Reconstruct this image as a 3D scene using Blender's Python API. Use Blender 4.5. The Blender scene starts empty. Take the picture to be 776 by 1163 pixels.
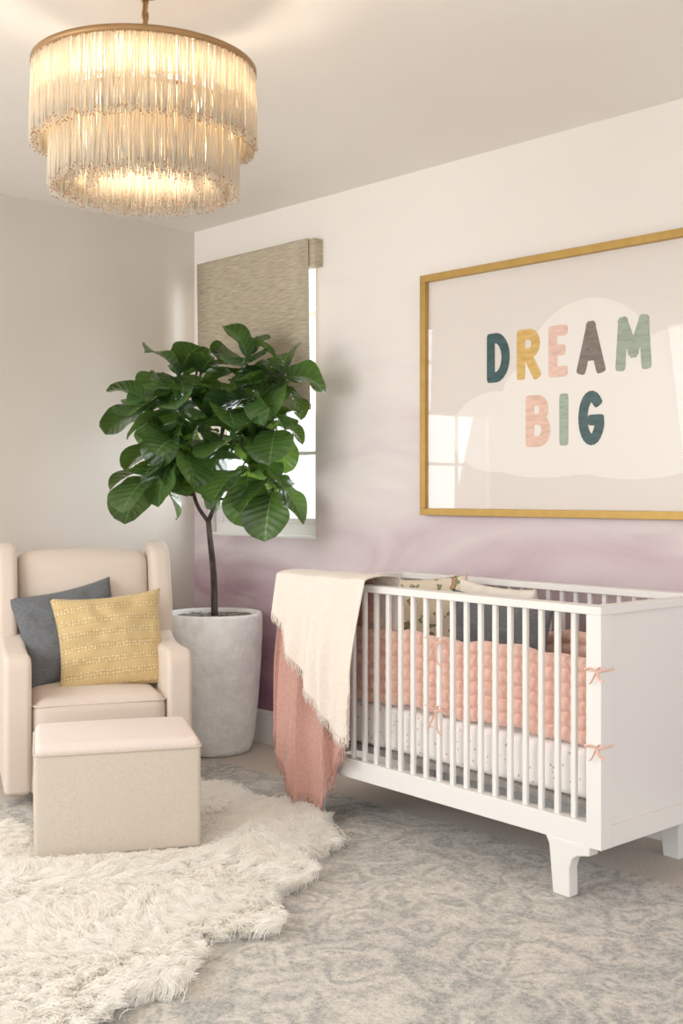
import bpy, bmesh, math, random
import numpy as np
from mathutils import Vector, Matrix, noise as mnoise
random.seed(7); np.random.seed(7)
scene=bpy.context.scene
COL=scene.collection

# ---------------------------------------------------------------- helpers
def lin(c):
    out=[]
    for v in c[:3]:
        v=v/255.0
        out.append(v/12.92 if v<=0.04045 else ((v+0.055)/1.055)**2.4)
    return (out[0],out[1],out[2],1.0)
def newmat(name):
    m=bpy.data.materials.new(name); m.use_nodes=True
    nt=m.node_tree; b=nt.nodes.get('Principled BSDF')
    return m,nt,b
def N(nt,t,**kw):
    n=nt.nodes.new(t)
    for k,v in kw.items(): setattr(n,k,v)
    return n
def plain(name,c,rough=0.6,metal=0.0,spec=0.5):
    m,nt,b=newmat(name)
    b.inputs['Base Color'].default_value=lin(c); b.inputs['Roughness'].default_value=rough
    b.inputs['Metallic'].default_value=metal
    b.inputs['Specular IOR Level'].default_value=spec
    return m
def noisy(name,c1,c2,scale=30,rough=0.8,bump=0.2,bscale=300,stretch=(1,1,1),coord='Object',dist=0.002,detail=4,sheen=0.0,spec=0.3,lo=0.35,hi=0.65):
    m,nt,b=newmat(name); L=nt.links
    tc=N(nt,'ShaderNodeTexCoord'); mp=N(nt,'ShaderNodeMapping'); mp.inputs['Scale'].default_value=stretch
    L.new(tc.outputs[coord],mp.inputs['Vector'])
    n=N(nt,'ShaderNodeTexNoise'); n.inputs['Scale'].default_value=scale; n.inputs['Detail'].default_value=detail
    L.new(mp.outputs[0],n.inputs['Vector'])
    r=N(nt,'ShaderNodeValToRGB'); r.color_ramp.elements[0].color=lin(c1); r.color_ramp.elements[1].color=lin(c2)
    r.color_ramp.elements[0].position=lo; r.color_ramp.elements[1].position=hi
    L.new(n.outputs['Fac'],r.inputs[0]); L.new(r.outputs[0],b.inputs['Base Color'])
    n2=N(nt,'ShaderNodeTexNoise'); n2.inputs['Scale'].default_value=bscale; L.new(mp.outputs[0],n2.inputs['Vector'])
    bp=N(nt,'ShaderNodeBump'); bp.inputs['Strength'].default_value=bump; bp.inputs['Distance'].default_value=dist
    L.new(n2.outputs['Fac'],bp.inputs['Height']); L.new(bp.outputs[0],b.inputs['Normal'])
    b.inputs['Roughness'].default_value=rough; b.inputs['Specular IOR Level'].default_value=spec
    b.inputs['Sheen Weight'].default_value=sheen
    return m
def mesh_obj(name,verts,faces,mat=None,smooth=True,merge=0.0):
    me=bpy.data.meshes.new(name); me.from_pydata([tuple(v) for v in verts],[],faces); 
    if merge>0:
        bm=bmesh.new(); bm.from_mesh(me); bmesh.ops.remove_doubles(bm,verts=bm.verts,dist=merge)
        bmesh.ops.recalc_face_normals(bm,faces=bm.faces); bm.to_mesh(me); bm.free()
    me.update()
    if smooth: me.polygons.foreach_set('use_smooth',[True]*len(me.polygons))
    o=bpy.data.objects.new(name,me); COL.objects.link(o)
    if mat: me.materials.append(mat)
    return o
def grp(name,loc=(0,0,0),rz=0.0):
    e=bpy.data.objects.new(name,None); COL.objects.link(e); e.location=loc; e.rotation_euler=(0,0,rz); e.empty_display_size=0.1
    return e
def par(o,p): o.parent=p; return o
def bevel(o,w=0.004,seg=3,ang=35):
    m=o.modifiers.new('bev','BEVEL'); m.width=w; m.segments=seg; m.limit_method='ANGLE'; m.angle_limit=math.radians(ang)
    m.harden_normals=False
    wn=o.modifiers.new('wn','WEIGHTED_NORMAL'); wn.keep_sharp=True
    return o
def boxes(name,lst,mat,bw=0.0,smooth=False):
    V=[];F=[]
    for (x0,x1,y0,y1,z0,z1) in lst:
        b=len(V)
        V+=[(x0,y0,z0),(x1,y0,z0),(x1,y1,z0),(x0,y1,z0),(x0,y0,z1),(x1,y0,z1),(x1,y1,z1),(x0,y1,z1)]
        F+=[[b+i for i in f] for f in ((3,2,1,0),(4,5,6,7),(0,1,5,4),(1,2,6,5),(2,3,7,6),(3,0,4,7))]
    o=mesh_obj(name,V,F,mat,smooth=bw>0)
    if bw>0: bevel(o,bw)
    return o
def puffbox(name,dim,center,r,mat,bulge=(0,0,0),nin=12,warp=None):
    h=[d/2 for d in dim]; r=min(r,min(h)*0.999)
    def arr(hh): return np.concatenate([np.linspace(-hh,-(hh-r),6),np.linspace(-(hh-r),hh-r,nin)[1:-1],np.linspace(hh-r,hh,6)])
    A=[arr(x) for x in h]; V=[];F=[]
    for ax in range(3):
        u,v=[(1,2),(0,2),(0,1)][ax]
        for s in (-1,1):
            base=len(V); nu,nv=len(A[u]),len(A[v])
            for i in range(nu):
                for j in range(nv):
                    p=[0,0,0]; p[ax]=s*h[ax]; p[u]=A[u][i]; p[v]=A[v][j]
                    inn=[max(-(h[k]-r),min(h[k]-r,p[k])) for k in range(3)]
                    d=Vector([p[k]-inn[k] for k in range(3)])
                    if d.length>1e-9: d=d.normalized()*r
                    q=[inn[k]+d[k] for k in range(3)]
                    nrm=[q[k]/h[k] for k in range(3)]
                    for k in range(3):
                        a,b=[(1,2),(0,2),(0,1)][k]
                        q[k]+=bulge[k]*nrm[k]*max(0,(1-nrm[a]**2))*max(0,(1-nrm[b]**2))
                    if warp: q=warp(q)
                    V.append((q[0]+center[0],q[1]+center[1],q[2]+center[2]))
            for i in range(nu-1):
                for j in range(nv-1):
                    a=base+i*nv+j; F.append([a,a+1,a+nv+1,a+nv])
    return mesh_obj(name,V,F,mat,True,merge=1e-5)
def extr(name,pts,x0,x1,mat,bw=0.02,seg=5,axis='x'):
    n=len(pts); V=[]
    for x in (x0,x1):
        for (a,b) in pts: V.append((x,a,b) if axis=='x' else (a,x,b))
    F=[list(range(n)),list(range(2*n-1,n-1,-1))]
    for i in range(n):
        j=(i+1)%n; F.append([i,i+n,j+n,j])
    o=mesh_obj(name,V,F,mat,True,merge=1e-6)
    if bw>0: bevel(o,bw,seg,30)
    return o
def catmull(P,n=8):
    P=[Vector(p) for p in P]; Q=[P[0]*2-P[1]]+P+[P[-1]*2-P[-2]]; out=[]
    for i in range(1,len(Q)-2):
        a,b,c,d=Q[i-1],Q[i],Q[i+1],Q[i+2]
        for k in range(n):
            t=k/n
            out.append(0.5*((2*b)+(c-a)*t+(2*a-5*b+4*c-d)*t*t+(3*b-3*c+d-a)*t**3))
    out.append(P[-1]); return out
def tube_data(P,R,ns=8,closed=False,flat=1.0):
    V=[];F=[];n=len(P); up=Vector((0,0,1))
    if abs((P[1]-P[0]).normalized().dot(up))>0.9: up=Vector((1,0,0))
    for i in range(n):
        a=P[i-1] if (i>0 or closed) else P[i]; b=P[(i+1)%n] if (i<n-1 or closed) else P[i]
        t=(b-a).normalized(); s=t.cross(up)
        if s.length<1e-4: s=t.cross(Vector((0,1,0)))
        s.normalize(); w=s.cross(t).normalized(); up=w
        r=R[i] if hasattr(R,'__len__') else R
        for k in range(ns):
            an=2*math.pi*k/ns; V.append(P[i]+s*math.cos(an)*r+w*math.sin(an)*r*flat)
    m=n if closed else n-1
    for i in range(m):
        for k in range(ns):
            a=i*ns+k; b=i*ns+(k+1)%ns; c=((i+1)%n)*ns+(k+1)%ns; d=((i+1)%n)*ns+k
            F.append([a,b,c,d])
    if not closed:
        F.append(list(range(ns-1,-1,-1))); F.append([ (n-1)*ns+k for k in range(ns)])
    return V,F
def tubes(name,lst,mat,ns=8):
    V=[];F=[]
    for it in lst:
        P,R=it[0],it[1]; cl=it[2] if len(it)>2 else False; fl=it[3] if len(it)>3 else 1.0
        P=[Vector(p) for p in P]
        v,f=tube_data(P,R,ns,cl,fl); b=len(V); V+=v; F+=[[i+b for i in q] for q in f]
    return mesh_obj(name,V,F,mat,True)
def lathe(name,prof,mat,ns=64,center=(0,0,0)):
    V=[];F=[]
    for (r,z) in prof:
        for k in range(ns):
            a=2*math.pi*k/ns; V.append((center[0]+r*math.cos(a),center[1]+r*math.sin(a),center[2]+z))
    for i in range(len(prof)-1):
        for k in range(ns):
            F.append([i*ns+k,i*ns+(k+1)%ns,(i+1)*ns+(k+1)%ns,(i+1)*ns+k])
    return mesh_obj(name,V,F,mat,True)

# ---------------------------------------------------------------- room dims
XL=-4.91; YB=3.67; ZC=2.653
def ombre():
    m,nt,b=newmat('ombre_watercolor_wall'); L=nt.links
    g=N(nt,'ShaderNodeNewGeometry'); sp=N(nt,'ShaderNodeSeparateXYZ'); L.new(g.outputs['Position'],sp.inputs[0])
    mp=N(nt,'ShaderNodeMapping'); mp.inputs['Rotation'].default_value=(0,math.radians(22),0); mp.inputs['Scale'].default_value=(0.7,1,2.0)
    L.new(g.outputs['Position'],mp.inputs['Vector'])
    n=N(nt,'ShaderNodeTexNoise'); n.inputs['Scale'].default_value=1.6; n.inputs['Detail'].default_value=8; n.inputs['Distortion'].default_value=1.8
    L.new(mp.outputs[0],n.inputs['Vector'])
    a=N(nt,'ShaderNodeMath',operation='MULTIPLY_ADD'); a.inputs[1].default_value=1.3; a.inputs[2].default_value=-0.65
    L.new(n.outputs['Fac'],a.inputs[0])
    s=N(nt,'ShaderNodeMath',operation='ADD'); L.new(sp.outputs['Z'],s.inputs[0]); L.new(a.outputs[0],s.inputs[1])
    d=N(nt,'ShaderNodeMath',operation='DIVIDE'); L.new(s.outputs[0],d.inputs[0]); d.inputs[1].default_value=2.65
    r=N(nt,'ShaderNodeValToRGB'); e=r.color_ramp.elements
    e[0].position=0.06; e[0].color=lin((146,108,128)); e[1].position=1.0; e[1].color=lin((240,233,225))
    for p,c in ((0.20,(180,148,160)),(0.31,(202,180,186)),(0.42,(216,201,203)),(0.52,(226,215,213)),(0.64,(234,226,221)),(0.82,(239,232,225))):
        q=e.new(p); q.color=lin(c)
    L.new(d.outputs[0],r.inputs[0]); L.new(r.outputs[0],b.inputs['Base Color'])
    b.inputs['Roughness'].default_value=0.75; b.inputs['Specular IOR Level'].default_value=0.25
    return m
M_ombre=ombre()
M_wall=noisy('greige_wall_paint',(209,200,189),(214,205,194),scale=2,rough=0.45,bump=0.05,bscale=80,coord='Object')
M_ceil=noisy('ceiling_paint',(242,235,227),(245,239,231),scale=2,rough=0.8,bump=0.05,bscale=60)
M_trim=plain('white_trim_paint',(242,240,236),0.4)
M_carpet=noisy('beige_carpet',(196,185,172),(214,204,192),scale=120,rough=0.95,bump=0.5,bscale=400,dist=0.004)

W1=(-4.785,-3.95,1.032,2.43)
XR=1.8; YF=-1.8
x0,x1,z0,z1=W1
boxes('wall_back',[(XL-.15,x0,YB,YB+.14,0,ZC),(x1,XR,YB,YB+.14,0,ZC),(x0,x1,YB,YB+.14,0,z0),(x0,x1,YB,YB+.14,z1,ZC)],M_ombre)
W2=(0.92,1.75,1.032,2.43)
y0,y1,wz0,wz1=W2
boxes('wall_left',[(XL-.14,XL,YF,y0,0,ZC),(XL-.14,XL,y1,YB,0,ZC),(XL-.14,XL,y0,y1,0,wz0),(XL-.14,XL,y0,y1,wz1,ZC)],M_wall)
boxes('floor',[(XL-.15,XR,YF,YB+.15,-.1,0)],M_carpet)
boxes('ceiling',[(XL-.15,XR,YF,YB+.15,ZC,ZC+.1)],M_ceil)
boxes('baseboard_back',[(XL,XR,YB-.014,YB,0,.15),(XL,XR,YB-.009,YB,.15,.165)],M_trim,0.002)
boxes('baseboard_left',[(XL,XL+.014,YF,YB,0,.15),(XL,XL+.009,YF,YB,.15,.165)],M_trim,0.002)

def glassmat():
    m,nt,b=newmat('pane_glass'); L=nt.links; nt.nodes.remove(b)
    out=nt.nodes['Material Output']; tr=N(nt,'ShaderNodeBsdfTransparent'); gl=N(nt,'ShaderNodeBsdfGlossy'); gl.inputs['Roughness'].default_value=0.02
    lw=N(nt,'ShaderNodeLayerWeight'); lw.inputs['Blend'].default_value=.5
    pw_=N(nt,'ShaderNodeMath',operation='POWER'); pw_.inputs[1].default_value=5; L.new(lw.outputs['Facing'],pw_.inputs[0])
    ma=N(nt,'ShaderNodeMath',operation='MULTIPLY_ADD'); ma.inputs[1].default_value=.6; ma.inputs[2].default_value=.035; L.new(pw_.outputs[0],ma.inputs[0])
    mx=N(nt,'ShaderNodeMixShader')
    L.new(ma.outputs[0],mx.inputs[0]); L.new(tr.outputs[0],mx.inputs[1]); L.new(gl.outputs[0],mx.inputs[2]); L.new(mx.outputs[0],out.inputs[0])
    return m
M_glass=glassmat()
def pane(name,xa,xb,y,za,zb): return mesh_obj(name,[(xa,y,za),(xb,y,za),(xb,y,zb),(xa,y,zb)],[[0,1,2,3]],M_glass,False)
def shademat():
    m,nt,b=newmat('woven_grass_shade'); L=nt.links
    tc=N(nt,'ShaderNodeTexCoord'); mp=N(nt,'ShaderNodeMapping'); mp.inputs['Scale'].default_value=(14,14,280)
    L.new(tc.outputs['Object'],mp.inputs['Vector'])
    n=N(nt,'ShaderNodeTexNoise'); n.inputs['Scale'].default_value=1.0; n.inputs['Detail'].default_value=6; L.new(mp.outputs[0],n.inputs['Vector'])
    r=N(nt,'ShaderNodeValToRGB'); e=r.color_ramp.elements; e[0].position=0.28; e[0].color=lin((150,136,112)); e[1].position=0.72; e[1].color=lin((208,195,170))
    L.new(n.outputs['Fac'],r.inputs[0]); L.new(r.outputs[0],b.inputs['Base Color'])
    bp=N(nt,'ShaderNodeBump'); bp.inputs['Strength'].default_value=0.3; bp.inputs['Distance'].default_value=0.002
    L.new(n.outputs['Fac'],bp.inputs['Height']); L.new(bp.outputs[0],b.inputs['Normal']); b.inputs['Roughness'].default_value=0.85
    tl=N(nt,'ShaderNodeBsdfTranslucent'); L.new(r.outputs[0],tl.inputs['Color']); mx=N(nt,'ShaderNodeMixShader'); mx.inputs[0].default_value=0.05
    L.new(b.outputs[0],mx.inputs[1]); L.new(tl.outputs[0],mx.inputs[2]); L.new(mx.outputs[0],nt.nodes['Material Output'].inputs[0])
    return m
M_shade=shademat()
M_metal=plain('brushed_nickel',(190,188,184),0.3,0.9)
def build_window(name,loc,rz,w,h):
    g=grp(name,loc,rz)
    f=0.045; L=[(0,f,.05,.10,0,h),(w-f,w,.05,.10,0,h),(f,w-f,.05,.10,0,f+.02),(f,w-f,.05,.10,h-f,h)]
    par(boxes('frame',L,M_trim,0.004),g)
    s=0.03; L=[(f,f+s,.065,.09,f,h-f),(w-f-s,w-f,.065,.09,f,h-f),(f+s,w-f-s,.065,.09,f+.02,f+.02+s),(w/2-.01,w/2+.01,.07,.088,f+s,h-f)]
    for k in range(1,4): L.append((f+s,w-f-s,.07,.088,f+(h-f)*k/4+.02,f+(h-f)*k/4+.04))
    par(boxes('sash_bars',L,M_trim,0.003),g)
    par(pane('glass_pane',f,w-f,.079,f,h-f),g)
    par(boxes('stool',[(0,w,-.004,.05,-.002,.012)],M_trim,0.003),g)
    par(tubes('crank_handle',[(catmull([(w*.36,.045,.03),(w*.38,.02,.035),(w*.44,.012,.04),(w*.5,.015,.035)],6),.007)],M_metal),g)
    return g
build_window('window_1',(x0,YB,z0),0,x1-x0,z1-z0)
build_window('window_2',(XL,y0,wz0),math.radians(90),y1-y0,wz1-wz0)
def build_shade(name,loc,rz,w,ztop,zbot):
    g=grp(name,loc,rz)
    par(boxes('headrail',[(0,w,-.055,-.002,ztop-.13,ztop)],M_shade,0.002),g)
    V=[];F=[];nz=60;nx=6
    for j in range(nz+1):
        z=ztop+.002+(zbot-ztop)*j/nz
        for i in range(nx+1):
            x=.0+(w-.035)*i/nx
            V.append((x,-.062+.012*(j/nz),z))
    for j in range(nz):
        for i in range(nx):
            a=j*(nx+1)+i; F.append([a,a+1,a+nx+2,a+nx+1])
    o=mesh_obj('woven_panel',V,F,M_shade); sm=o.modifiers.new('s','SOLIDIFY'); sm.thickness=.004; par(o,g)
    par(boxes('hem_bar',[(.0,w-.035,-.056,-.042,zbot-.02,zbot+.01)],M_shade,0.004),g)
build_shade('roman_shade',(-4.80,YB,0),0,.90,2.452,1.665)
build_shade('roman_shade.001',(XL,.88,0),math.radians(90),.90,2.452,1.80)

# ---------------------------------------------------------------- area rug
def rugmat():
    m,nt,b=newmat('distressed_grey_rug'); L=nt.links
    tc=N(nt,'ShaderNodeTexCoord')
    n0=N(nt,'ShaderNodeTexNoise'); n0.inputs['Scale'].default_value=2.6; n0.inputs['Detail'].default_value=5; n0.inputs['Distortion'].default_value=1.5
    L.new(tc.outputs['Object'],n0.inputs['Vector'])
    vo=N(nt,'ShaderNodeTexVoronoi',feature='SMOOTH_F1'); vo.inputs['Scale'].default_value=9
    mixv=N(nt,'ShaderNodeMixRGB'); mixv.inputs[0].default_value=0.22; L.new(tc.outputs['Object'],mixv.inputs[1]); L.new(n0.outputs['Color'],mixv.inputs[2]); L.new(mixv.outputs[0],vo.inputs['Vector'])
    w=N(nt,'ShaderNodeMath',operation='SINE'); mu=N(nt,'ShaderNodeMath',operation='MULTIPLY'); mu.inputs[1].default_value=24; L.new(vo.outputs['Distance'],mu.inputs[0]); L.new(mu.outputs[0],w.inputs[0])
    n1=N(nt,'ShaderNodeTexNoise'); n1.inputs['Scale'].default_value=70; n1.inputs['Detail'].default_value=5; n1.inputs['Roughness'].default_value=0.85; L.new(tc.outputs['Object'],n1.inputs['Vector'])
    ad=N(nt,'ShaderNodeMath',operation='MULTIPLY_ADD'); ad.inputs[1].default_value=0.07; L.new(w.outputs[0],ad.inputs[0]); L.new(n1.outputs['Fac'],ad.inputs[2])
    r=N(nt,'ShaderNodeValToRGB'); e=r.color_ramp.elements; e[0].position=0.33; e[0].color=lin((152,154,153)); e[1].position=0.64; e[1].color=lin((226,219,208))
    q=e.new(0.48); q.color=lin((196,191,182))
    L.new(ad.outputs[0],r.inputs[0])
    r2=N(nt,'ShaderNodeValToRGB'); e=r2.color_ramp.elements; e[0].position=0.35; e[0].color=(.84,.86,.88,1); e[1].position=0.62; e[1].color=(1,1,1,1); L.new(n0.outputs['Fac'],r2.inputs[0])
    mm=N(nt,'ShaderNodeMixRGB',blend_type='MULTIPLY'); mm.inputs[0].default_value=1; L.new(r.outputs[0],mm.inputs[1]); L.new(r2.outputs[0],mm.inputs[2]); L.new(mm.outputs[0],b.inputs['Base Color'])
    n2=N(nt,'ShaderNodeTexNoise'); n2.inputs['Scale'].default_value=220; L.new(tc.outputs['Object'],n2.inputs['Vector'])
    bp=N(nt,'ShaderNodeBump'); bp.inputs['Strength'].default_value=0.8; bp.inputs['Distance'].default_value=0.006; L.new(n2.outputs['Fac'],bp.inputs['Height']); L.new(bp.outputs[0],b.inputs['Normal'])
    b.inputs['Roughness'].default_value=0.95; b.inputs['Specular IOR Level'].default_value=0.1
    return m
boxes('area_rug',[(-4.2,1.2,-.9,3.25,0.0,.009)],rugmat(),0.003)

# ---------------------------------------------------------------- sheepskin
def furmat():
    m,nt,b=newmat('white_sheepskin_wool'); L=nt.links
    b.inputs['Base Color'].default_value=lin((255,252,246)); b.inputs['Roughness'].default_value=0.8; b.inputs['Specular IOR Level'].default_value=0.1
    tl=N(nt,'ShaderNodeBsdfTranslucent'); tl.inputs[0].default_value=lin((255,252,246)); mx=N(nt,'ShaderNodeMixShader'); mx.inputs[0].default_value=0.5
    L.new(b.outputs[0],mx.inputs[1]); L.new(tl.outputs[0],mx.inputs[2]); L.new(mx.outputs[0],nt.nodes['Material Output'].inputs[0])
    return m
M_fur=furmat()
OUT=[(-3.84,2.80),(-3.56,2.90),(-3.22,2.93),(-2.98,2.85),(-2.82,2.70),(-2.80,2.55),(-2.66,2.44),(-2.60,2.25),(-2.42,2.08),(-2.48,1.90),(-2.38,1.76),(-2.28,1.62),(-2.34,1.50),(-2.24,1.34),(-2.36,1.12),(-2.8,.92),(-3.25,1.0),(-3.55,1.35),(-3.75,1.72),(-3.84,1.95),(-3.74,2.12),(-3.78,2.4),(-3.88,2.62)]
poly=[]
n=len(OUT)
for i in range(n):
    a,b_,c,d=[Vector(OUT[(i+k)%n]) for k in (-1,0,1,2)]
    for k in range(8):
        t=k/8; p=0.5*((2*b_)+(c-a)*t+(2*a-5*b_+4*c-d)*t*t+(3*b_-3*c+d-a)*t**3)
        ph=(i*8+k); p=p+Vector((math.sin(ph*1.1),math.cos(ph*.9)))*0.016
        poly.append(p)
g=grp('sheepskin_rug',(0,0,0))
V=[(p.x,p.y,.009) for p in poly]+[(p.x,p.y,.018) for p in poly]; m_=len(poly)
F=[list(range(m_))[::-1],list(range(m_,2*m_))]+[[i,(i+1)%m_,(i+1)%m_+m_,i+m_] for i in range(m_)]
par(mesh_obj('hide',V,F,M_fur,False),g)
PX=np.array([p.x for p in poly]); PY=np.array([p.y for p in poly])
def inside(x,y):
    r=np.zeros(len(x),bool); j=len(PX)-1
    for i in range(len(PX)):
        c=((PY[i]>y)!=(PY[j]>y))&(x<(PX[j]-PX[i])*(y-PY[i])/(PY[j]-PY[i]+1e-12)+PX[i]); r^=c; j=i
    return r
OTL=(-3.430,1.900); OTA=math.radians(61); OW,OD=.56,.41
cx=np.random.uniform(PX.min(),PX.max(),16000); cy=np.random.uniform(PY.min(),PY.max(),16000)
k=inside(cx,cy)
lx=(cx-OTL[0])*math.cos(OTA)+(cy-OTL[1])*math.sin(OTA); ly=-(cx-OTL[0])*math.sin(OTA)+(cy-OTL[1])*math.cos(OTA)
dx_=np.maximum(np.maximum(-lx,lx-OW),0); dy_=np.maximum(np.maximum(-ly,ly-OD),0); dO=np.sqrt(dx_**2+dy_**2)
k&=dO>.016
cx=cx[k]; cy=cy[k]; dO=dO[k]; NC=len(cx)
ang=np.array([2.5*math.pi*mnoise.noise(Vector((a*1.6,b*1.6,0.3))) for a,b in zip(cx,cy)])-0.9
ang+=np.random.normal(0,.5,NC)
PER=20
lean=np.random.uniform(.02,.06,NC); hh=np.random.uniform(.018,.048,NC)*np.clip(.12+dO/.20,0,1); lean*=np.clip(.2+dO/.12,0,1)
base=np.stack([cx,cy],1)[:,None,:]+np.random.normal(0,.014,(NC,PER,2))
tipc=np.stack([cx+np.cos(ang)*lean,cy+np.sin(ang)*lean],1)[:,None,:]
tip=tipc+(base-np.stack([cx,cy],1)[:,None,:])*0.5+np.random.normal(0,.003,(NC,PER,2))
hz=hh[:,None]*np.random.uniform(.75,1.15,(NC,PER))
S=5; T=np.linspace(0,1,S)
pos=np.zeros((NC,PER,S,3),np.float32)
per=np.stack([-np.sin(ang),np.cos(ang)],1)
wob=np.random.uniform(-.009,.009,NC)
for s,t in enumerate(T):
    e=t**1.5
    xy=base*(1-e)+tip*e + per[:,None,:]*(wob*math.sin(t*5))[:,None,None]
    pos[:,:,s,:2]=xy; pos[:,:,s,2]=.016+hz*math.sin(t*1.75)
NS=NC*PER; pos=pos.reshape(-1,3)
hc=bpy.data.hair_curves.new('wool_pile'); hc.add_curves([S]*NS)
hc.attributes['position'].data.foreach_set('vector',pos.ravel())
ra=hc.attributes.get('radius') or hc.attributes.new('radius','FLOAT','POINT')
rr=np.tile(np.array([.0012,.0012,.0011,.0009,.0004],np.float32),NS); ra.data.foreach_set('value',rr)
hc.materials.append(M_fur); ho=bpy.data.objects.new('wool_pile',hc); COL.objects.link(ho); par(ho,g)

# ---------------------------------------------------------------- crib
M_crib=plain('white_lacquer_crib',(236,233,228),0.35)
CR=math.radians(-3.5); CL=(-3.332-.06*math.cos(CR),2.987-.06*math.sin(CR),0); LL=1.523; DD=.65; SH=.06
crib=grp('crib',CL,CR)
p=.055; zt=.885; zb=.183
fr=[]
for xa in (0,LL-p):
    for ya in (0,DD-p): fr.append((xa,xa+p,ya,ya+p,zb,zt))
fr+=[(0,LL,0,.06,zt,.91),(0,LL,DD-.06,DD,zt,.91),(0,.055,.06,DD-.06,zt,.91),(LL-.055,LL,.06,DD-.06,zt,.91)]
fr+=[(p,LL-p,.006,.05,zb,.255),(p,LL-p,DD-.05,DD-.006,zb,.255)]
for xa in (0.012,LL-.036): fr+=[(xa,xa+.024,p,DD-p,zb+.06,zt)]
for xa in (0.0,LL-.05): fr+=[(xa,xa+.05,p,DD-p,zb,zb+.065)]
par(boxes('frame',fr,M_crib,0.0025),crib)
sl=[]
ns=21; step=(LL-2*p)/(ns+1)
for i in range(1,ns+1):
    xc=p+step*i
    for yc in (.028,DD-.028): sl.append((xc-.0095,xc+.0095,yc-.008,yc+.008,.25,zt+.003))
par(boxes('slats',sl,M_crib,0.004),crib)
lp=[(.045,.186),(.215,.186),(.2,.16),(.185,0.010),(.12,0.010),(.122,.10),(.112,.13),(.09,.145),(.045,.155)]
for k,(xr) in enumerate((0,1)):
    pts=[((LL-d) if xr else d,z) for d,z in lp]
    for j,ya in enumerate((0.004,DD-.049)):
        zlow=0 if j else 0.010
        o=extr('leg_%d'%(k*2+j+1),[(a,(z if z>.011 else zlow)) for a,z in pts],ya,ya+.045,M_crib,0.005,2,axis='y'); par(o,crib)
par(boxes('mattress_support',[(.05,LL-.05,.06,DD-.06,.275,.297)],plain('support_grey',(150,146,142),.7),0.002),crib)

def dotmat():
    m,nt,b=newmat('dotted_cotton_sheet'); L=nt.links
    tc=N(nt,'ShaderNodeTexCoord'); vo=N(nt,'ShaderNodeTexVoronoi'); vo.inputs['Scale'].default_value=42; L.new(tc.outputs['Object'],vo.inputs['Vector'])
    r=N(nt,'ShaderNodeValToRGB'); r.color_ramp.interpolation='CONSTANT'; e=r.color_ramp.elements; e[0].color=lin((212,180,166)); e[1].position=.2; e[1].color=lin((246,241,237))
    L.new(vo.outputs['Distance'],r.inputs[0]); L.new(r.outputs[0],b.inputs['Base Color']); b.inputs['Roughness'].default_value=.9
    return m
o=puffbox('crib_mattress',(LL-.12,DD-.14,.16),(LL/2,DD/2,.378),.03,dotmat(),(0.002,.002,.004)); o.location=CL; o.rotation_euler=(0,0,CR)
M_bump=noisy('blush_quilted_cotton',(234,188,170),(240,198,182),scale=25,bump=.3,bscale=150,sheen=.1)
def quilt(name,length,h,th,mat,org,ax):
    nx=int(length/.005); nz=60; rows=6; V=[];F=[]
    for side in (-1,1):
        b=len(V)
        for j in range(nz+1):
            z=j/nz
            row=abs(math.sin(math.pi*rows*z))**.6
            for i in range(nx+1):
                x=i/nx*length; ph=(x/.075)%1
                tuft=1-.25*math.exp(-((ph-.5)/.12)**2)*(1-row*.3)
                wr=.16*math.sin(x*2*math.pi/.019+3*mnoise.noise(Vector((x*9,z*6,2))))*(1-row*.55)+.10*mnoise.noise(Vector((x*30,z*12,side)))
                y=side*th/2*max(.12,(.25+.75*row)*tuft+wr)
                if i in(0,nx) or j in (0,nz): y*=.2
                zz=z*h+.006*math.sin(x*14)+.004*math.sin(x*37)
                V.append((org[0]+x,org[1]+y,org[2]+zz) if ax=='x' else (org[0]+y,org[1]+x,org[2]+zz))
        for j in range(nz):
            for i in range(nx):
                a=b+j*(nx+1)+i; F.append([a,a+1,a+nx+2,a+nx+1])
    return mesh_obj(name,V,F,mat,True,merge=1e-5)
bump=grp('crib_bumper',CL,CR)
par(quilt('front_panel',LL-.16,.275,.05,M_bump,(.08,.090,.470),'x'),bump)
par(quilt('rear_panel',LL-.16,.275,.046,M_bump,(.08,DD-.09,.470),'x'),bump)
par(quilt('end_panel_1',DD-.23,.275,.045,M_bump,(.085,.115,.470),'y'),bump)
par(quilt('end_panel_2',DD-.23,.275,.045,M_bump,(LL-.085,.115,.470),'y'),bump)
ties=[]
def tie(x,z,y=.012,s=1):
    for sx,sz,dx in ((-.045,.02,0),(.045,.025,0),(-.03,-.06,0),(.035,-.075,0)):
        P=catmull([(x,y,z),(x+sx*.5*s,y-.014,z+sz*.8),(x+sx*s,y-.008,z+sz-.008)],5); ties.append((P,.005,False,.3))
    P=[Vector((x+.014*math.cos(a),.028+.016*math.sin(a),z)) for a in np.linspace(0,2*math.pi,16)[:-1]]; ties.append((P,.005,True,1))
for xx,zz in ((p+step*12,.735),(p+step*12,.50),(LL-.02,.72),(LL-.02,.49)): 
    if xx>LL-.05:
        P=[]
        for a in np.linspace(0,2*math.pi,33)[:-1]:
            q=(max(-.0295,min(.0295,.045*math.cos(a))),max(-.0295,min(.0295,.045*math.sin(a))))
            P.append(Vector((LL-.0275+q[0],.0275+q[1],zz)))
        ties.append((P,.004,True,1))
        for sx,sz in ((-.035,.008),(.04,.014),(-.02,-.03),(.03,-.02)):
            ties.append((catmull([(LL-.012,-.004,zz),(LL-.012+sx*.5,-.014,zz+sz),(LL-.012+sx,-.010,zz+sz-.01)],5),.005,False,.3))
    else: tie(xx,zz)
par(tubes('ribbon_ties',ties,M_bump,8),bump)

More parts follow.
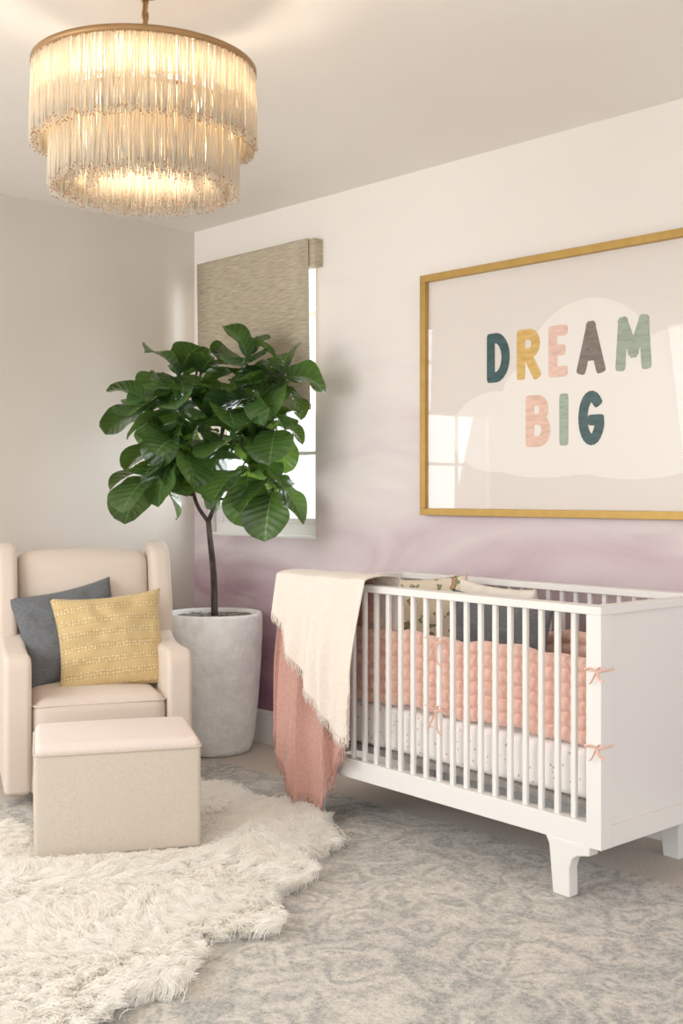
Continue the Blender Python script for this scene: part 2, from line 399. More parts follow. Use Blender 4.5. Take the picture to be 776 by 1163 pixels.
# pillows ----------------------------------------------------------------
def pillow(name,w,h,t,mat,loc,rot,seed=0,pinch=.09):
    n=36;V=[];F=[]
    for side in (-1,1):
        b=len(V)
        for j in range(n+1):
            y=-1+2*j/n
            for i in range(n+1):
                x=-1+2*i/n
                X=w/2*x*(1-pinch*(1-y*y)); Z=h/2*y*(1-pinch*(1-x*x))
                th=(max(0,(1-x*x))*max(0,(1-y*y)))**.42
                wr=1+.14*mnoise.noise(Vector((x*2.2,y*2.2,seed+side)))
                wr2=.014*mnoise.noise(Vector((x*3.5,y*3.5,seed)))*th
                cr=.008*math.sin(9*math.atan2(y,x)+seed)*th*min(1,(x*x+y*y))
                V.append((X,side*(t/2*th*wr+wr2+cr),Z))
        for j in range(n):
            for i in range(n):
                a=b+j*(n+1)+i; F.append([a,a+1,a+n+2,a+n+1])
    o=mesh_obj(name,V,F,mat,True,merge=1e-5); o.location=loc; o.rotation_euler=rot
    return o
def cribpt(x,y,z):
    c,s=math.cos(CR),math.sin(CR); return (CL[0]+c*x-s*y,CL[1]+s*x+c*y,z)
def floralmat():
    m,nt,b=newmat('floral_print'); L=nt.links
    tc=N(nt,'ShaderNodeTexCoord'); vo=N(nt,'ShaderNodeTexVoronoi'); vo.inputs['Scale'].default_value=17
    n=N(nt,'ShaderNodeTexNoise'); n.inputs['Scale'].default_value=18; L.new(tc.outputs['Object'],n.inputs['Vector'])
    mv=N(nt,'ShaderNodeMixRGB'); mv.inputs[0].default_value=.12; L.new(tc.outputs['Object'],mv.inputs[1]); L.new(n.outputs['Color'],mv.inputs[2]); L.new(mv.outputs[0],vo.inputs['Vector'])
    r=N(nt,'ShaderNodeValToRGB'); r.color_ramp.interpolation='CONSTANT'; e=r.color_ramp.elements
    e[0].color=lin((200,130,100)); e[1].position=.16; e[1].color=lin((120,128,88)); q=e.new(.32); q.color=lin((222,206,182))
    L.new(vo.outputs['Distance'],r.inputs[0]); L.new(r.outputs[0],b.inputs['Base Color']); b.inputs['Roughness'].default_value=.9
    return m
M_blue=noisy('charcoal_linen',(88,90,94),(112,114,117),scale=60,bump=.4,bscale=350,stretch=(1,1,6),sheen=.1)
def mustard():
    m,nt,b=newmat('mustard_block_print'); L=nt.links
    tc=N(nt,'ShaderNodeTexCoord'); mp=N(nt,'ShaderNodeMapping'); mp.inputs['Scale'].default_value=(1,0.0,1); L.new(tc.outputs['Object'],mp.inputs['Vector'])
    vo=N(nt,'ShaderNodeTexVoronoi'); vo.inputs['Scale'].default_value=75; vo.inputs['Randomness'].default_value=.3; L.new(mp.outputs[0],vo.inputs['Vector'])
    r=N(nt,'ShaderNodeValToRGB'); e=r.color_ramp.elements; e[0].position=.2; e[0].color=lin((228,211,170)); e[1].position=.42; e[1].color=lin((196,164,108)); L.new(vo.outputs['Distance'],r.inputs[0])
    wv=N(nt,'ShaderNodeTexWave',bands_direction='Z'); wv.inputs['Scale'].default_value=5.5; wv.inputs['Distortion'].default_value=1.2; wv.inputs['Detail Scale'].default_value=14; L.new(mp.outputs[0],wv.inputs['Vector'])
    r2=N(nt,'ShaderNodeValToRGB'); e=r2.color_ramp.elements; e[0].position=.35;e[1].position=.55; L.new(wv.outputs['Fac'],r2.inputs[0])
    mx=N(nt,'ShaderNodeMixRGB'); mx.inputs[1].default_value=lin((206,177,122)); L.new(r2.outputs[0],mx.inputs[0]); L.new(r.outputs[0],mx.inputs[2]); L.new(mx.outputs[0],b.inputs['Base Color'])
    b.inputs['Roughness'].default_value=.9; b.inputs['Sheen Weight'].default_value=.1
    return m
pillow('floral_pillow',.44,.44,.10,floralmat(),cribpt(.36,.37,.705),(math.radians(-8),math.radians(-3),math.radians(20)),3)
pillow('cream_pillow',.38,.42,.07,noisy('cream_cotton',(232,220,205),(240,230,218),scale=30,bump=.2),cribpt(.66,.468,.70),(math.radians(-3),math.radians(5),math.radians(3)),8)
pillow('throw_pillow.002',.42,.41,.09,M_blue,cribpt(.80,.355,.675),(math.radians(-8),math.radians(3),math.radians(12)),5)

# blankets ---------------------------------------------------------------
def blanket(name,xa,xb,botf,yoff,mat,seed,inner=.16,slant=0.0,fr_len=.045,frn=2.0,fmat=None):
    nx=120; nz=120; V=[];F=[]; frd=[]
    R=.036+yoff
    for i in range(nx+1):
        s=i/nx; zb_=botf(s)
        topz=.918+yoff*.2+.008*mnoise.noise(Vector((s*4,seed,0)))
        Lf=topz-zb_
        arcl=math.pi*R*.62
        for j in range(nz+1):
            t=j/nz
            tot=inner+arcl+Lf; d=t*tot
            x=xa+(xb-xa)*s
            if d<inner: y=.03+R; z=topz-(inner-d)
            elif d<inner+arcl:
                a=(d-inner)/arcl*math.pi; y=.03+R*math.cos(a); z=topz+min(R,.05)*.35*math.sin(a)
            else:
                y=.03-R; z=topz-(d-inner-arcl)
            front=d>=inner+arcl*.7
            hang=max(0,topz-z) if front else 0
            w1=min(1,hang*3.0)
            fold=math.sin(s*17+seed+1.1*math.sin(s*7+seed)+hang*1.5)
            fold2=math.sin(s*38+seed*2+hang*2.6)
            if front: y-= (.020*(1+fold)+.008*(1+fold2))*w1+.01*hang
            x+= (.012*math.sin(hang*6+seed)*w1+ slant*hang) + .018*math.cos(s*17+seed)*w1
            V.append((x,y,z))
    for i in range(nx):
        for j in range(nz):
            a=i*(nz+1)+j; F.append([a,a+nz+1,a+nz+2,a+1])
    g=grp(name,CL,CR)
    o=mesh_obj('woven_cloth',V,F,mat); sm=o.modifiers.new('s','SOLIDIFY'); sm.thickness=.004; sm.offset=0; par(o,g)
    cnt=int(nx*frn)
    for i in range(cnt):
        s=i/cnt; i0=int(s*nx); e=Vector(V[i0*(nz+1)+nz]); e2=Vector(V[min(nx,i0+1)*(nz+1)+nz]); e=e.lerp(e2,s*nx-i0)
        l=fr_len*random.uniform(.7,1.2); bt=max(.016,e.z-l)
        frd.append(([e+Vector((0,0,.006)),Vector((e.x+random.uniform(-.006,.006),e.y-.002,(e.z+bt)/2)),Vector((e.x+random.uniform(-.01,.01),e.y+random.uniform(-.006,.004),bt))],[.0020,.0017,.0014]))
    par(tubes('fringe',frd,fmat or mat,4),g)
    return g
def smoothf(pts):
    P=[Vector((a,b,0)) for a,b in pts]; Q=catmull(P,12)
    def f(s):
        for a,b in zip(Q,Q[1:]):
            if s<=b.x+1e-9: return a.y+(b.y-a.y)*(s-a.x)/max(1e-6,b.x-a.x)
        return Q[-1].y
    return f
def gauze(name,c1,c2):
    m,nt,b=newmat(name); L=nt.links
    tc=N(nt,'ShaderNodeTexCoord'); w1=N(nt,'ShaderNodeTexVoronoi'); w1.inputs['Scale'].default_value=95; L.new(tc.outputs['Object'],w1.inputs['Vector'])
    r=N(nt,'ShaderNodeValToRGB'); e=r.color_ramp.elements; e[0].color=lin(c2); e[1].color=lin(c1); e[1].position=.8; L.new(w1.outputs['Distance'],r.inputs[0]); L.new(r.outputs[0],b.inputs['Base Color'])
    bp=N(nt,'ShaderNodeBump'); bp.inputs['Strength'].default_value=.6; bp.inputs['Distance'].default_value=.003; bp.invert=True; L.new(w1.outputs['Distance'],bp.inputs['Height']); L.new(bp.outputs[0],b.inputs['Normal'])
    b.inputs['Roughness'].default_value=.95; b.inputs['Sheen Weight'].default_value=.1
    return m
M_cream=gauze('cream_muslin',(232,218,204),(238,226,214)); M_pink=gauze('dusty_pink_muslin',(190,140,126),(202,154,140))
blanket('throw_blanket',-.075+SH,.38+SH,smoothf([(0,.30),(.12,.20),(.3,.11),(.5,.085),(.68,.10),(.82,.20),(1,.33)]),.006,M_pink,1.3,slant=-.02,fr_len=.06)
blanket('throw_blanket.001',-.045+SH,.475+SH,smoothf([(0,.78),(.2,.68),(.45,.52),(.72,.38),(.84,.36),(.92,.42),(1,.56)]),.054,M_cream,4.1,inner=.2,slant=-.03,fr_len=.035)

# ---------------------------------------------------------------- armchair
M_lin=noisy('oatmeal_linen',(217,200,184),(225,209,194),scale=300,rough=.9,bump=.25,bscale=600,sheen=.1,dist=.001,detail=2,lo=.2,hi=.8)
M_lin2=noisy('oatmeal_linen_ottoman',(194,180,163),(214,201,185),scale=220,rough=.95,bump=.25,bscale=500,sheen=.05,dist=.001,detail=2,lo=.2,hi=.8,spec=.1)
M_dark=plain('dark_base',(45,40,38),.5)
CHO=(-4.098,2.140); CHA=math.radians(65)
ch=grp('armchair',(CHO[0],CHO[1],0.010),CHA)
W=.75
arm=[(0.02,.04),(0.0,.28),(0.002,.53),(.016,.572),(.055,.594),(.2,.588),(.36,.594),(.5,.63),(.62,.66),(.70,.60),(.70,.04)]
for i,xa in enumerate((0,W-.105)):
    par(extr('arm_%d'%(i+1),arm,xa,xa+.105,M_lin,.03,6),ch)
wing=[(.60,.45),(.48,.56),(.46,.66),(.475,.77),(.505,.87),(.53,.94),(.56,.995),(.62,1.02),(.70,1.01),(.76,.97),(.72,.60),(.70,.30)]
for i,xa in enumerate((-.012,W-.085)):
    par(extr('wing_%d'%(i+1),wing,xa,xa+.092,M_lin,.032,6),ch)
def lean_(q): return [q[0],q[1]+.16*(q[2]+.0),q[2]]
par(puffbox('back_cushion',(W-.165,.16,.62),(W/2,.63,.665),.06,M_lin,(0,.03,.012),warp=lean_),ch)
par(puffbox('outer_back',(W-.1,.08,.84),(W/2,.73,.53),.035,M_lin,(0,.0,.0),warp=lean_),ch)
par(puffbox('seat_cushion',(W-.215,.60,.16),(W/2,.30,.335),.05,M_lin,(0,.012,.020)),ch)
par(puffbox('front_apron',(W-.2,.62,.22),(W/2,.335,.15),.02,M_lin),ch)
def rrect(x0,x1,y0,y1,z,r,n=6):
    P=[]
    for cx_,cy_,a0 in ((x1-r,y1-r,0),(x0+r,y1-r,90),(x0+r,y0+r,180),(x1-r,y0+r,270)):
        for k in range(n+1):
            a=math.radians(a0+90*k/n); P.append(Vector((cx_+r*math.cos(a),cy_+r*math.sin(a),z)))
    return P
par(tubes('seat_piping',[(rrect(.108,W-.108,.002,.55,.392,.04),.0045,True),(rrect(.108,W-.108,.002,.55,.272,.04),.0045,True)],M_lin),ch)
par(lathe('swivel_base',[(0.001,0),(.24,0),(.25,.01),(.25,.02),(.12,.03),(.06,.035),(.06,.06),(0.001,.06)],M_dark,48,(W/2,.36,0)),ch)
def chpt(x,y,z):
    a=CHA; return (CHO[0]+math.cos(a)*x-math.sin(a)*y,CHO[1]+math.sin(a)*x+math.cos(a)*y,z)
pillow('throw_pillow',.48,.43,.15,mustard(),chpt(.455,.30,.612),(math.radians(-20),math.radians(-4),math.radians(65)),1,.10)
pillow('throw_pillow.001',.46,.43,.14,M_blue,chpt(.30,.445,.635),(math.radians(-20),math.radians(-10),math.radians(72)),2,.10)

# ---------------------------------------------------------------- ottoman
ot=grp('ottoman',(OTL[0],OTL[1],0.018),OTA)
par(puffbox('upholstered_body',(OW,OD,.355),(OW/2,OD/2,.1775),.014,M_lin2,(.004,.004,0)),ot)
par(puffbox('top_cushion',(OW-.004,OD-.004,.06),(OW/2,OD/2,.352),.022,noisy('oatmeal_linen_lit_top',(224,207,197),(231,215,206),scale=260,rough=.95,bump=.2,bscale=600,sheen=.05,detail=2,dist=.001,lo=.2,hi=.8,spec=.1),(0,0,.014)),ot)  # lighter copy of the body linen: light on the top is in the colour
par(tubes('piping',[(rrect(-.001,OW+.001,-.001,OD+.001,.350,.02),.0045,True)],M_lin2),ot)

# ---------------------------------------------------------------- planter + fig
PC=(-4.365,3.385,0)
M_pot=noisy('white_plaster_pot',(238,237,235),(252,251,250),scale=14,rough=.9,bump=1.0,bscale=30,dist=.007,detail=8)
pl=grp('planter',PC)
prof=[(0.001,0),(.15,0),(.168,.006),(.182,.03),(.196,.10),(.212,.25),(.224,.42),(.231,.56),(.232,.63),(.231,.66),(.226,.672),(.216,.672),(.211,.66),(.208,.62),(.2,.60)]
par(lathe('pot',prof,M_pot,96),pl)
V=[(0,0,.648)];F=[];nr=14;na=60
for i in range(1,nr+1):
    for k in range(na):
        a=2*math.pi*k/na; r=.212*i/nr; V.append((r*math.cos(a),r*math.sin(a),.650+random.uniform(-.006,.006)))
for k in range(na): F.append([0,1+k,1+(k+1)%na])
for i in range(nr-1):
    for k in range(na): F.append([1+i*na+k,1+(i+1)*na+k,1+(i+1)*na+(k+1)%na,1+i*na+(k+1)%na])
par(mesh_obj('gravel',V,F,noisy('grey_gravel',(70,68,64),(170,165,158),scale=70,bump=1,bscale=90,dist=.01),False),pl)
fig=grp('fiddle_leaf_fig',PC)
def LP(r,f,z): return Vector((r*.697-f*.717, r*.717+f*.697, z))
def clampv(q):
    y=q.y; x=q.x
    if y>.04: y=.04+.13*(1-math.exp(-(y-.04)/.13))
    if x<-.38: x=-.38-.13*(1-math.exp(-(-.38-x)/.13))
    return Vector((x,y,q.z))
def leafmat():
    m,nt,b=newmat('fig_leaf'); L=nt.links
    uv=N(nt,'ShaderNodeUVMap'); sp=N(nt,'ShaderNodeSeparateXYZ'); L.new(uv.outputs[0],sp.inputs[0])
    def M(op,a=None,b_=None,c=None):
        n=N(nt,'ShaderNodeMath',operation=op)
        for i,v in enumerate((a,b_,c)):
            if v is None: continue
            if isinstance(v,(int,float)): n.inputs[i].default_value=v
            else: L.new(v,n.inputs[i])
        return n.outputs[0]
    c=M('MULTIPLY',M('ABSOLUTE',M('SUBTRACT',sp.outputs['X'],.5)),2.0)
    mid=M('LESS_THAN',c,.035)
    s=M('SUBTRACT',sp.outputs['Y'],M('MULTIPLY',c,.22))
    fr_=M('ABSOLUTE',M('SUBTRACT',M('FRACT',M('MULTIPLY',s,8.0)),.5))
    lat=M('MULTIPLY',M('LESS_THAN',fr_,.045),.5)
    v=M('MAXIMUM',mid,lat)
    oi=N(nt,'ShaderNodeTexNoise'); oi.inputs['Scale'].default_value=4.0; tc=N(nt,'ShaderNodeTexCoord'); L.new(tc.outputs['Object'],oi.inputs['Vector'])
    r=N(nt,'ShaderNodeValToRGB'); e=r.color_ramp.elements; e[0].position=.35; e[0].color=lin((24,46,28)); e[1].position=.65; e[1].color=lin((66,100,48)); L.new(oi.outputs['Fac'],r.inputs[0])
    mx=N(nt,'ShaderNodeMixRGB'); L.new(v,mx.inputs[0]); L.new(r.outputs[0],mx.inputs[1]); mx.inputs[2].default_value=lin((100,132,80))
    L.new(mx.outputs[0],b.inputs['Base Color']); b.inputs['Roughness'].default_value=.27; b.inputs['Specular IOR Level'].default_value=.6
    bp=N(nt,'ShaderNodeBump'); bp.inputs['Strength'].default_value=.6; bp.inputs['Distance'].default_value=.008
    L.new(M('MULTIPLY',fr_,1.0),bp.inputs['Height']); L.new(bp.outputs[0],b.inputs['Normal'])
    tl=N(nt,'ShaderNodeBsdfTranslucent'); tl.inputs[0].default_value=lin((124,165,58)); mxs=N(nt,'ShaderNodeMixShader'); mxs.inputs[0].default_value=.22
    L.new(b.outputs[0],mxs.inputs[1]); L.new(tl.outputs[0],mxs.inputs[2]); L.new(mxs.outputs[0],nt.nodes['Material Output'].inputs[0])
    return m
M_leaf=leafmat(); M_bark=noisy('fig_bark',(46,40,35),(88,76,66),scale=40,bump=.6,bscale=60,stretch=(1,1,.3))
LV=[];LF=[];LUV=[]
def leaf(base,phi,e0,length,bend,roll):
    nu,nv=14,8; pos=Vector(base); b=len(LV)
    side0=Vector((-math.sin(phi),math.cos(phi),0)); ph=random.uniform(0,6.28); wv=random.uniform(.02,.05)
    for i in range(nu+1):
        u=i/nu; e=e0-bend*u
        d=Vector((math.cos(phi)*math.cos(e),math.sin(phi)*math.cos(e),math.sin(e)))
        nrm=d.cross(side0)
        sd=(side0*math.cos(roll)+nrm*math.sin(roll)).normalized(); nn=d.cross(sd)
        if u<.08: w=.012
        else:
            uu=(u-.08)/.92; w=.43*(max(0.0,math.sin(math.pi*(.06+.94*uu)**1.25)))**.55
            w*=(1-.12*math.exp(-((uu-.36)/.1)**2))
        w*=length
        for j in range(nv+1):
            v=-1+2*j/nv
            q=pos+sd*(w*v)+nn*(abs(v)*w*.25+ length*wv*math.sin(u*11+ph+(1.5 if v>0 else 0))*v*v)
            LV.append(clampv(q)); LUV.append((j/nv,u))
        pos=pos+d*(length/nu)
    for i in range(nu):
        for j in range(nv):
            a=b+i*(nv+1)+j; LF.append([a,a+1,a+nv+2,a+nv+1])
CLU=[(-.16,-.06,1.77,.30,10,75),(-.06,-.04,1.80,.26,6,70),(.17,-.14,1.84,.29,9,88),(.35,-.28,1.76,.29,9,55),(-.31,-.08,1.63,.28,8,50),
     (-.27,-.14,1.33,.30,8,5),(-.13,-.22,1.46,.29,8,30),(.17,-.18,1.36,.29,8,10),(.06,-.2,1.62,.30,8,50),(.31,-.26,1.55,.29,8,30),(-.15,-.18,1.62,.29,9,55),
     (.30,-.24,1.29,.27,6,5),(-.22,-.10,1.48,.28,7,40),(.12,-.20,1.50,.29,7,30),(.22,-.26,1.68,.28,6,50)]
br=[]
trunk=catmull([LP(0,0,.655),LP(-.005,0,.85),LP(-.02,-.01,1.02),LP(-.03,-.01,1.12)],8)
br.append((trunk,list(np.linspace(.017,.013,len(trunk)))))
lf_=catmull([LP(-.03,-.01,1.11),LP(-.085,-.02,1.2),LP(-.11,-.04,1.33),LP(-.10,-.06,1.5),LP(-.10,-.05,1.7),LP(-.08,-.04,1.85)],6)
rt_=catmull([LP(-.03,-.01,1.11),LP(.01,-.04,1.22),LP(.02,-.08,1.4),LP(.06,-.11,1.58),LP(.12,-.13,1.72),LP(.17,-.12,1.86)],6)
br.append((lf_,list(np.linspace(.011,.006,len(lf_))))); br.append((rt_,list(np.linspace(.012,.006,len(rt_)))))
for ci,(r,f,z,Ls,nl,up) in enumerate(CLU):
    src=lf_ if r<-.02 else rt_
    c=LP(r,f,z)
    st=min(src,key=lambda q:(q-(c-Vector((0,0,.14)))).length)
    bp_=catmull([st,(st+c)/2+Vector((0,0,-.02)),c+Vector((0,0,.05))],6); br.append((bp_,list(np.linspace(.007,.004,len(bp_)))))
    for k in range(nl):
        phi=k*2.39996+ci*1.1
        t=k/(nl-1)
        e0=math.radians(up*(1-t)+(-38)*t+random.uniform(-12,12))
        Ln=Ls*(.74+.30*t)*random.uniform(.9,1.06)
        if math.sin(phi)>.5: Ln*=.75
        leaf(c+Vector((0,0,.05-.07*t)),phi,e0,Ln,random.uniform(.5,1.2),random.uniform(-.5,.5))
fo=mesh_obj('foliage',LV,LF,M_leaf)
uvl=fo.data.uv_layers.new(name='UVMap')
for lp_ in fo.data.loops: uvl.data[lp_.index].uv=LUV[lp_.vertex_index]
par(fo,fig); par(tubes('trunk',br,M_bark,10),fig)

# ---------------------------------------------------------------- framed poster
PX0,PX1,PZ0,PZ1=-3.251,-1.801,1.155,2.184
M_gold=noisy('brushed_gold_frame',(174,136,66),(182,145,75),scale=20,rough=.45,bump=.05,bscale=200,spec=.5)
M_gold.node_tree.nodes['Principled BSDF'].inputs['Metallic'].default_value=.6
po=grp('framed_poster',(PX0,YB,PZ0)); pw=PX1-PX0; phh=PZ1-PZ0; fw=.03
par(boxes('frame',[(0,pw,-.04,-.002,0,fw),(0,pw,-.04,-.002,phh-fw,phh),(0,fw,-.04,-.002,fw,phh-fw),(pw-fw,pw,-.04,-.002,fw,phh-fw)],M_gold,.002),po)
par(boxes('paper',[(fw,pw-fw,-.014,-.004,fw,phh-fw)],plain('poster_paper',(228,219,211),.8,spec=.1)),po)
def disc(cx_,cz,r,y,V,F,n=48,ry=None):
    b=len(V); ry=ry or r
    for k in range(n):
        a=2*math.pi*k/n; V.append((cx_+r*math.cos(a)-PX0,y,cz+ry*math.sin(a)-PZ0))
    F.append([b+k for k in range(n)])
V=[];F=[]
for i,(a,b_,r,ry) in enumerate(((-2.42,1.66,.315,.33),(-2.86,1.50,.23,.165),(-2.66,1.62,.17,.15),(-2.06,1.60,.22,.24),(-2.62,1.42,.33,.11),(-2.22,1.42,.34,.12),(-1.98,1.50,.15,.17),(-2.45,1.45,.4,.13))):
    disc(a,b_,r,-.0145-.00004*i,V,F,64,ry)
par(mesh_obj('cloud_print',V,F,plain('cloud_ink',(240,233,225),.8,spec=.1),False),po)
def arc(cx_,cz,rx,rz,a0,a1,n=14): return [(cx_+rx*math.cos(math.radians(a0+(a1-a0)*k/n)),cz+rz*math.sin(math.radians(a0+(a1-a0)*k/n))) for k in range(n+1)]
G={'D':[[(0,0),(0,1)],[(0,1)]+arc(.3,.5,.7,.5,90,-90)+[(0,0)]],
 'R':[[(0,0),(0,1)],[(0,1)]+arc(.5,.76,.45,.24,90,-90)+[(0,.52)],[(.4,.5),(1,0)]],
 'E':[[(0,0),(0,1)],[(0,1),(1,1)],[(0,.52),(.8,.52)],[(0,0),(1,0)]],
 'A':[[(0,0),(.5,1),(1,0)],[(.22,.32),(.78,.32)]],
 'M':[[(0,0),(.1,1),(.5,.3),(.9,1),(1,0)]],
 'B':[[(0,0),(0,1)],[(0,1)]+arc(.45,.77,.42,.23,90,-90)+[(0,.54)],[(0,.54)]+arc(.5,.27,.5,.27,90,-90)+[(0,0)]],
 'I':[[(.5,0),(.5,1)]],
 'G':[arc(.5,.5,.5,.5,50,340,22),[(.97,.33),(.97,.45),(.55,.45)]]}
def letter(ch_,xa,xb,za,zb_,col,idx,th=.021):
    V=[];F=[]; xa+=th;xb-=th;za+=th;zb_-=th; y=-.0152-.0002*idx*.3; c=0
    if xb<xa: xa=xb=(xa+xb)/2
    for st in G[ch_]:
        P=[Vector((xa+(xb-xa)*a,za+(zb_-za)*b_)) for a,b_ in st]
        for p0,p1 in zip(P,P[1:]):
            d=(p1-p0); L_=d.length
            if L_<1e-6: continue
            an=math.atan2(d.y,d.x); b=len(V); c+=1
            for (pp,s0) in ((p0,1),(p1,-1)):
                for k in range(9):
                    a=an+s0*math.pi/2+math.pi*k/8
                    ca,sa=math.cos(a-an),math.sin(a-an); e_=.55
                    cx2=math.copysign(abs(ca)**e_,ca)*th*.95; sx2=math.copysign(abs(sa)**e_,sa)*th
                    V.append((pp.x+cx2*math.cos(an)-sx2*math.sin(an)-PX0,y-c*.000012,pp.y+cx2*math.sin(an)+sx2*math.cos(an)-PZ0))
            F.append([b+k for k in range(18)])
    d=tuple(max(0,v-20) for v in col)
    m=noisy('ink_%s%d'%(ch_,idx),d,col,scale=40,rough=.8,bump=0,stretch=(.5,1,2),spec=.1,lo=.3,hi=.6)
    par(mesh_obj('letter_%s_%d'%(ch_,idx),V,F,m,False),po)
teal=(66,92,94)
for i,(c_,a,b_,col) in enumerate((('D',-2.904,-2.787,teal),('R',-2.752,-2.636,(220,180,104)),('E',-2.599,-2.508,(236,196,180)),('A',-2.468,-2.342,(126,114,106)),('M',-2.298,-2.148,(156,168,150)))):
    letter(c_,a,b_,1.700,1.901,col,i)
for i,(c_,a,b_,col) in enumerate((('B',-2.708,-2.590,(236,194,174)),('I',-2.553,-2.501,(164,178,158)),('G',-2.461,-2.344,teal))):
    letter(c_,a,b_,1.432,1.636,col,i+5)
par(pane('glass_pane',fw,pw-fw,-.029,fw,phh-fw),po)

# ---------------------------------------------------------------- chandelier
CC=(-2.603,1.778,0)
chd=grp('chandelier',CC)
def fringemat():
    m,nt,b=newmat('cream_silk_fringe'); L=nt.links
    b.inputs['Base Color'].default_value=lin((253,245,230)); b.inputs['Roughness'].default_value=.6
    tl=N(nt,'ShaderNodeBsdfTranslucent'); tl.inputs[0].default_value=lin((255,247,232)); mx=N(nt,'ShaderNodeMixShader'); mx.inputs[0].default_value=.65
    L.new(b.outputs[0],mx.inputs[1]); L.new(tl.outputs[0],mx.inputs[2]); L.new(mx.outputs[0],nt.nodes['Material Output'].inputs[0]); return m
M_fr=fringemat(); M_brass=plain('aged_brass',(160,122,78),.45,.6); M_bead=plain('bead_amber',(180,130,86),.3)
def fringe(name,R,zt_,zb_,n,jit):
    V=[];F=[];BV=[];BF=[]
    for k in range(n):
        a=2*math.pi*(k+random.uniform(-.5,.5))/n; r=R+random.uniform(-jit,jit); zb2=zb_+random.uniform(-.016,.013)
        P=[];dr=random.uniform(-.006,.007);da=random.uniform(-.02,.02)
        for s in range(5):
            t=s/4; rr_=r+dr*t; aa=a+da*t*t+.003*math.sin(t*6+k)
            P.append(Vector((rr_*math.cos(aa),rr_*math.sin(aa),zt_+(zb2-zt_)*t)))
        v,f=tube_data(P,.0013,3); b=len(V);V+=v;F+=[[i+b for i in q] for q in f]
        if k%3==0:
            c=P[-1]; b=len(BV); s_=.0028
            BV+=[c+Vector(q)*s_ for q in ((1,0,0),(-1,0,0),(0,1,0),(0,-1,0),(0,0,1),(0,0,-1))]
            BF+=[[b+i for i in q] for q in ((0,2,4),(2,1,4),(1,3,4),(3,0,4),(2,0,5),(1,2,5),(3,1,5),(0,3,5))]
    par(mesh_obj(name+'_strands',V,F,M_fr),chd); par(mesh_obj(name+'_beads',BV,BF,M_bead),chd)
zt1=2.405
fringe('outer_tier',.297,zt1,2.206,1600,.007)
fringe('lower_tier',.250,2.30,2.085,1350,.007)
fringe('inner_tier',.205,2.25,2.088,800,.008)
fringe('core_tier',.15,2.24,2.09,500,.008)
def ring(name,R,z0_,z1_,th,mat):
    return par(lathe(name,[(R-th,z0_),(R+th,z0_),(R+th,z1_),(R-th,z1_),(R-th,z0_)],mat,96),chd)
ring('top_band',.300,zt1-.006,zt1+.010,.006,M_brass); ring('middle_band',.25,2.295,2.303,.004,M_brass); ring('inner_band',.205,2.247,2.254,.004,M_brass); ring('core_band',.15,2.237,2.244,.004,M_brass)
par(lathe('light_block_disc',[(0.012,zt1+.004),(.26,zt1+.004),(.26,zt1+.008),(.012,zt1+.008),(0.012,zt1+.004)],plain('light_block_cream',(250,240,222),.8),72),chd)  # unseen lid added to hold back the bulbs' glow on the ceiling
sp_=[]
for k in range(4):
    a=math.pi/4*(2*k+1); d=Vector((math.cos(a),math.sin(a),0))
    sp_.append(([d*.30+Vector((0,0,zt1)),Vector((0,0,zt1))],.004)); sp_.append(([d*.25+Vector((0,0,2.3)),d*.25+Vector((0,0,zt1))],.002)); sp_.append(([d*.205+Vector((0,0,2.25)),d*.205+Vector((0,0,zt1))],.002)); sp_.append(([d*.15+Vector((0,0,2.24)),d*.15+Vector((0,0,zt1))],.002))
    sp_.append(([Vector((0,0,2.38)),d*.10+Vector((0,0,2.38))],.006))
sp_.append(([Vector((0,0,2.37)),Vector((0,0,ZC-.02))],.006))
par(tubes('stem_and_arms',sp_,M_brass,8),chd)
lk=[]
z=2.43
i=0
while z<ZC-.03:
    P=[Vector(((.009*math.cos(a)) if i%2 else 0,0 if i%2 else .009*math.cos(a),z+.016*math.sin(a))) for a in np.linspace(0,2*math.pi,13)[:-1]]
    lk.append((P,.003,True)); z+=.022; i+=1
par(tubes('chain',lk,M_brass,6),chd)
par(lathe('ceiling_canopy',[(0.001,ZC-.03),(.05,ZC-.028),(.062,ZC-.01),(.062,ZC)],M_brass,40),chd)
m_,nt,b=newmat('bulb_glow'); b.inputs['Emission Color'].default_value=(1,.85,.66,1); b.inputs['Emission Strength'].default_value=4
for k in range(6):
    a=math.pi/3*k+.3; c=(.15*math.cos(a),.15*math.sin(a),0)
    par(lathe('bulb_%d'%(k+1),[(0.001,2.325),(.014,2.33),(.022,2.345),(.02,2.36),(.012,2.375),(.012,2.40)],m_,20,c),chd)
    ld=bpy.data.lights.new('bulb_light','POINT'); ld.energy=4.6; ld.color=(1,.86,.68); ld.shadow_soft_size=.04
    lo=bpy.data.objects.new('bulb_light_%d'%(k+1),ld); COL.objects.link(lo); lo.location=(c[0]*1.2,c[1]*1.2,2.29); par(lo,chd)

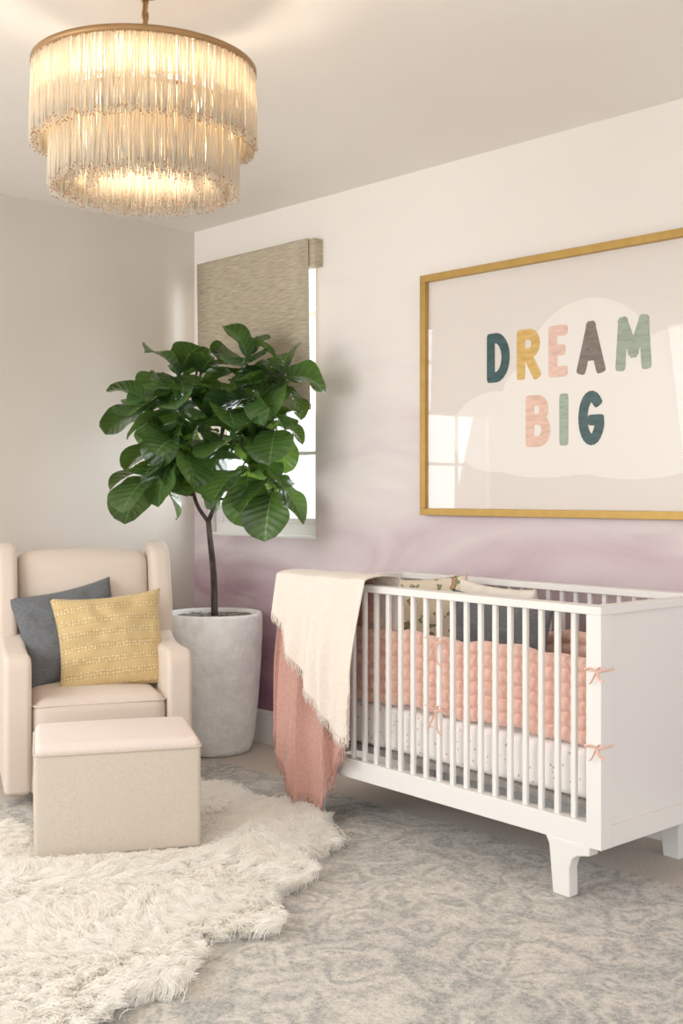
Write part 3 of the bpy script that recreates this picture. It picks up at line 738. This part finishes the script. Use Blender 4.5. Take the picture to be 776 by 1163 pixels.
# ---------------------------------------------------------------- light / world / camera
def area(name,loc,target,sx,sy,e,col=(1,1,1)):
    ld=bpy.data.lights.new(name,'AREA'); ld.shape='RECTANGLE'; ld.size=sx; ld.size_y=sy; ld.energy=e; ld.color=col
    o=bpy.data.objects.new(name,ld); COL.objects.link(o); o.location=loc
    o.rotation_euler=(Vector(target)-Vector(loc)).to_track_quat('-Z','Y').to_euler(); return o
area('daylight_left_window',(XL-.35,(y0+y1)/2,1.75),(-2,1.6,.8),.9,1.4,42,(.92,.96,1))
area('daylight_back_window',(-4.37,YB+.6,1.7),(-4.37,0,1.6),1.6,2.0,60,(.92,.96,1))
area('added_soft_key',(-3.6,-1.6,1.9),(-3.2,3.0,.6),2.6,1.6,62,(.99,.995,1))  # soft key added behind the camera to shape the light; no window here
w=bpy.data.worlds.new('World'); scene.world=w; w.use_nodes=True; nt=w.node_tree
bg=nt.nodes['Background']; tc=N(nt,'ShaderNodeTexCoord'); sp=N(nt,'ShaderNodeSeparateXYZ'); nt.links.new(tc.outputs['Generated'],sp.inputs[0])
r=N(nt,'ShaderNodeValToRGB'); e=r.color_ramp.elements; e[0].position=.42; e[0].color=(.86,.85,.82,1); e[1].position=.6; e[1].color=(.94,.97,1.0,1)
ma=N(nt,'ShaderNodeMath',operation='MULTIPLY_ADD'); ma.inputs[1].default_value=.5; ma.inputs[2].default_value=.5; nt.links.new(sp.outputs['Z'],ma.inputs[0]); nt.links.new(ma.outputs[0],r.inputs[0]); nt.links.new(r.outputs[0],bg.inputs[0]); bg.inputs[1].default_value=1.5

cam=bpy.data.cameras.new('camera'); co=bpy.data.objects.new('camera',cam); COL.objects.link(co)
cam.sensor_fit='AUTO'; cam.sensor_width=36; cam.lens=1283/1163*36; cam.shift_y=-21.5/1163; cam.clip_start=.05
co.location=(0,0,1.25); co.rotation_euler=(math.radians(90),0,math.radians(45.8)); scene.camera=co
scene.view_settings.view_transform='Standard'; scene.view_settings.look='None'; scene.view_settings.exposure=0.13; scene.view_settings.gamma=1.14
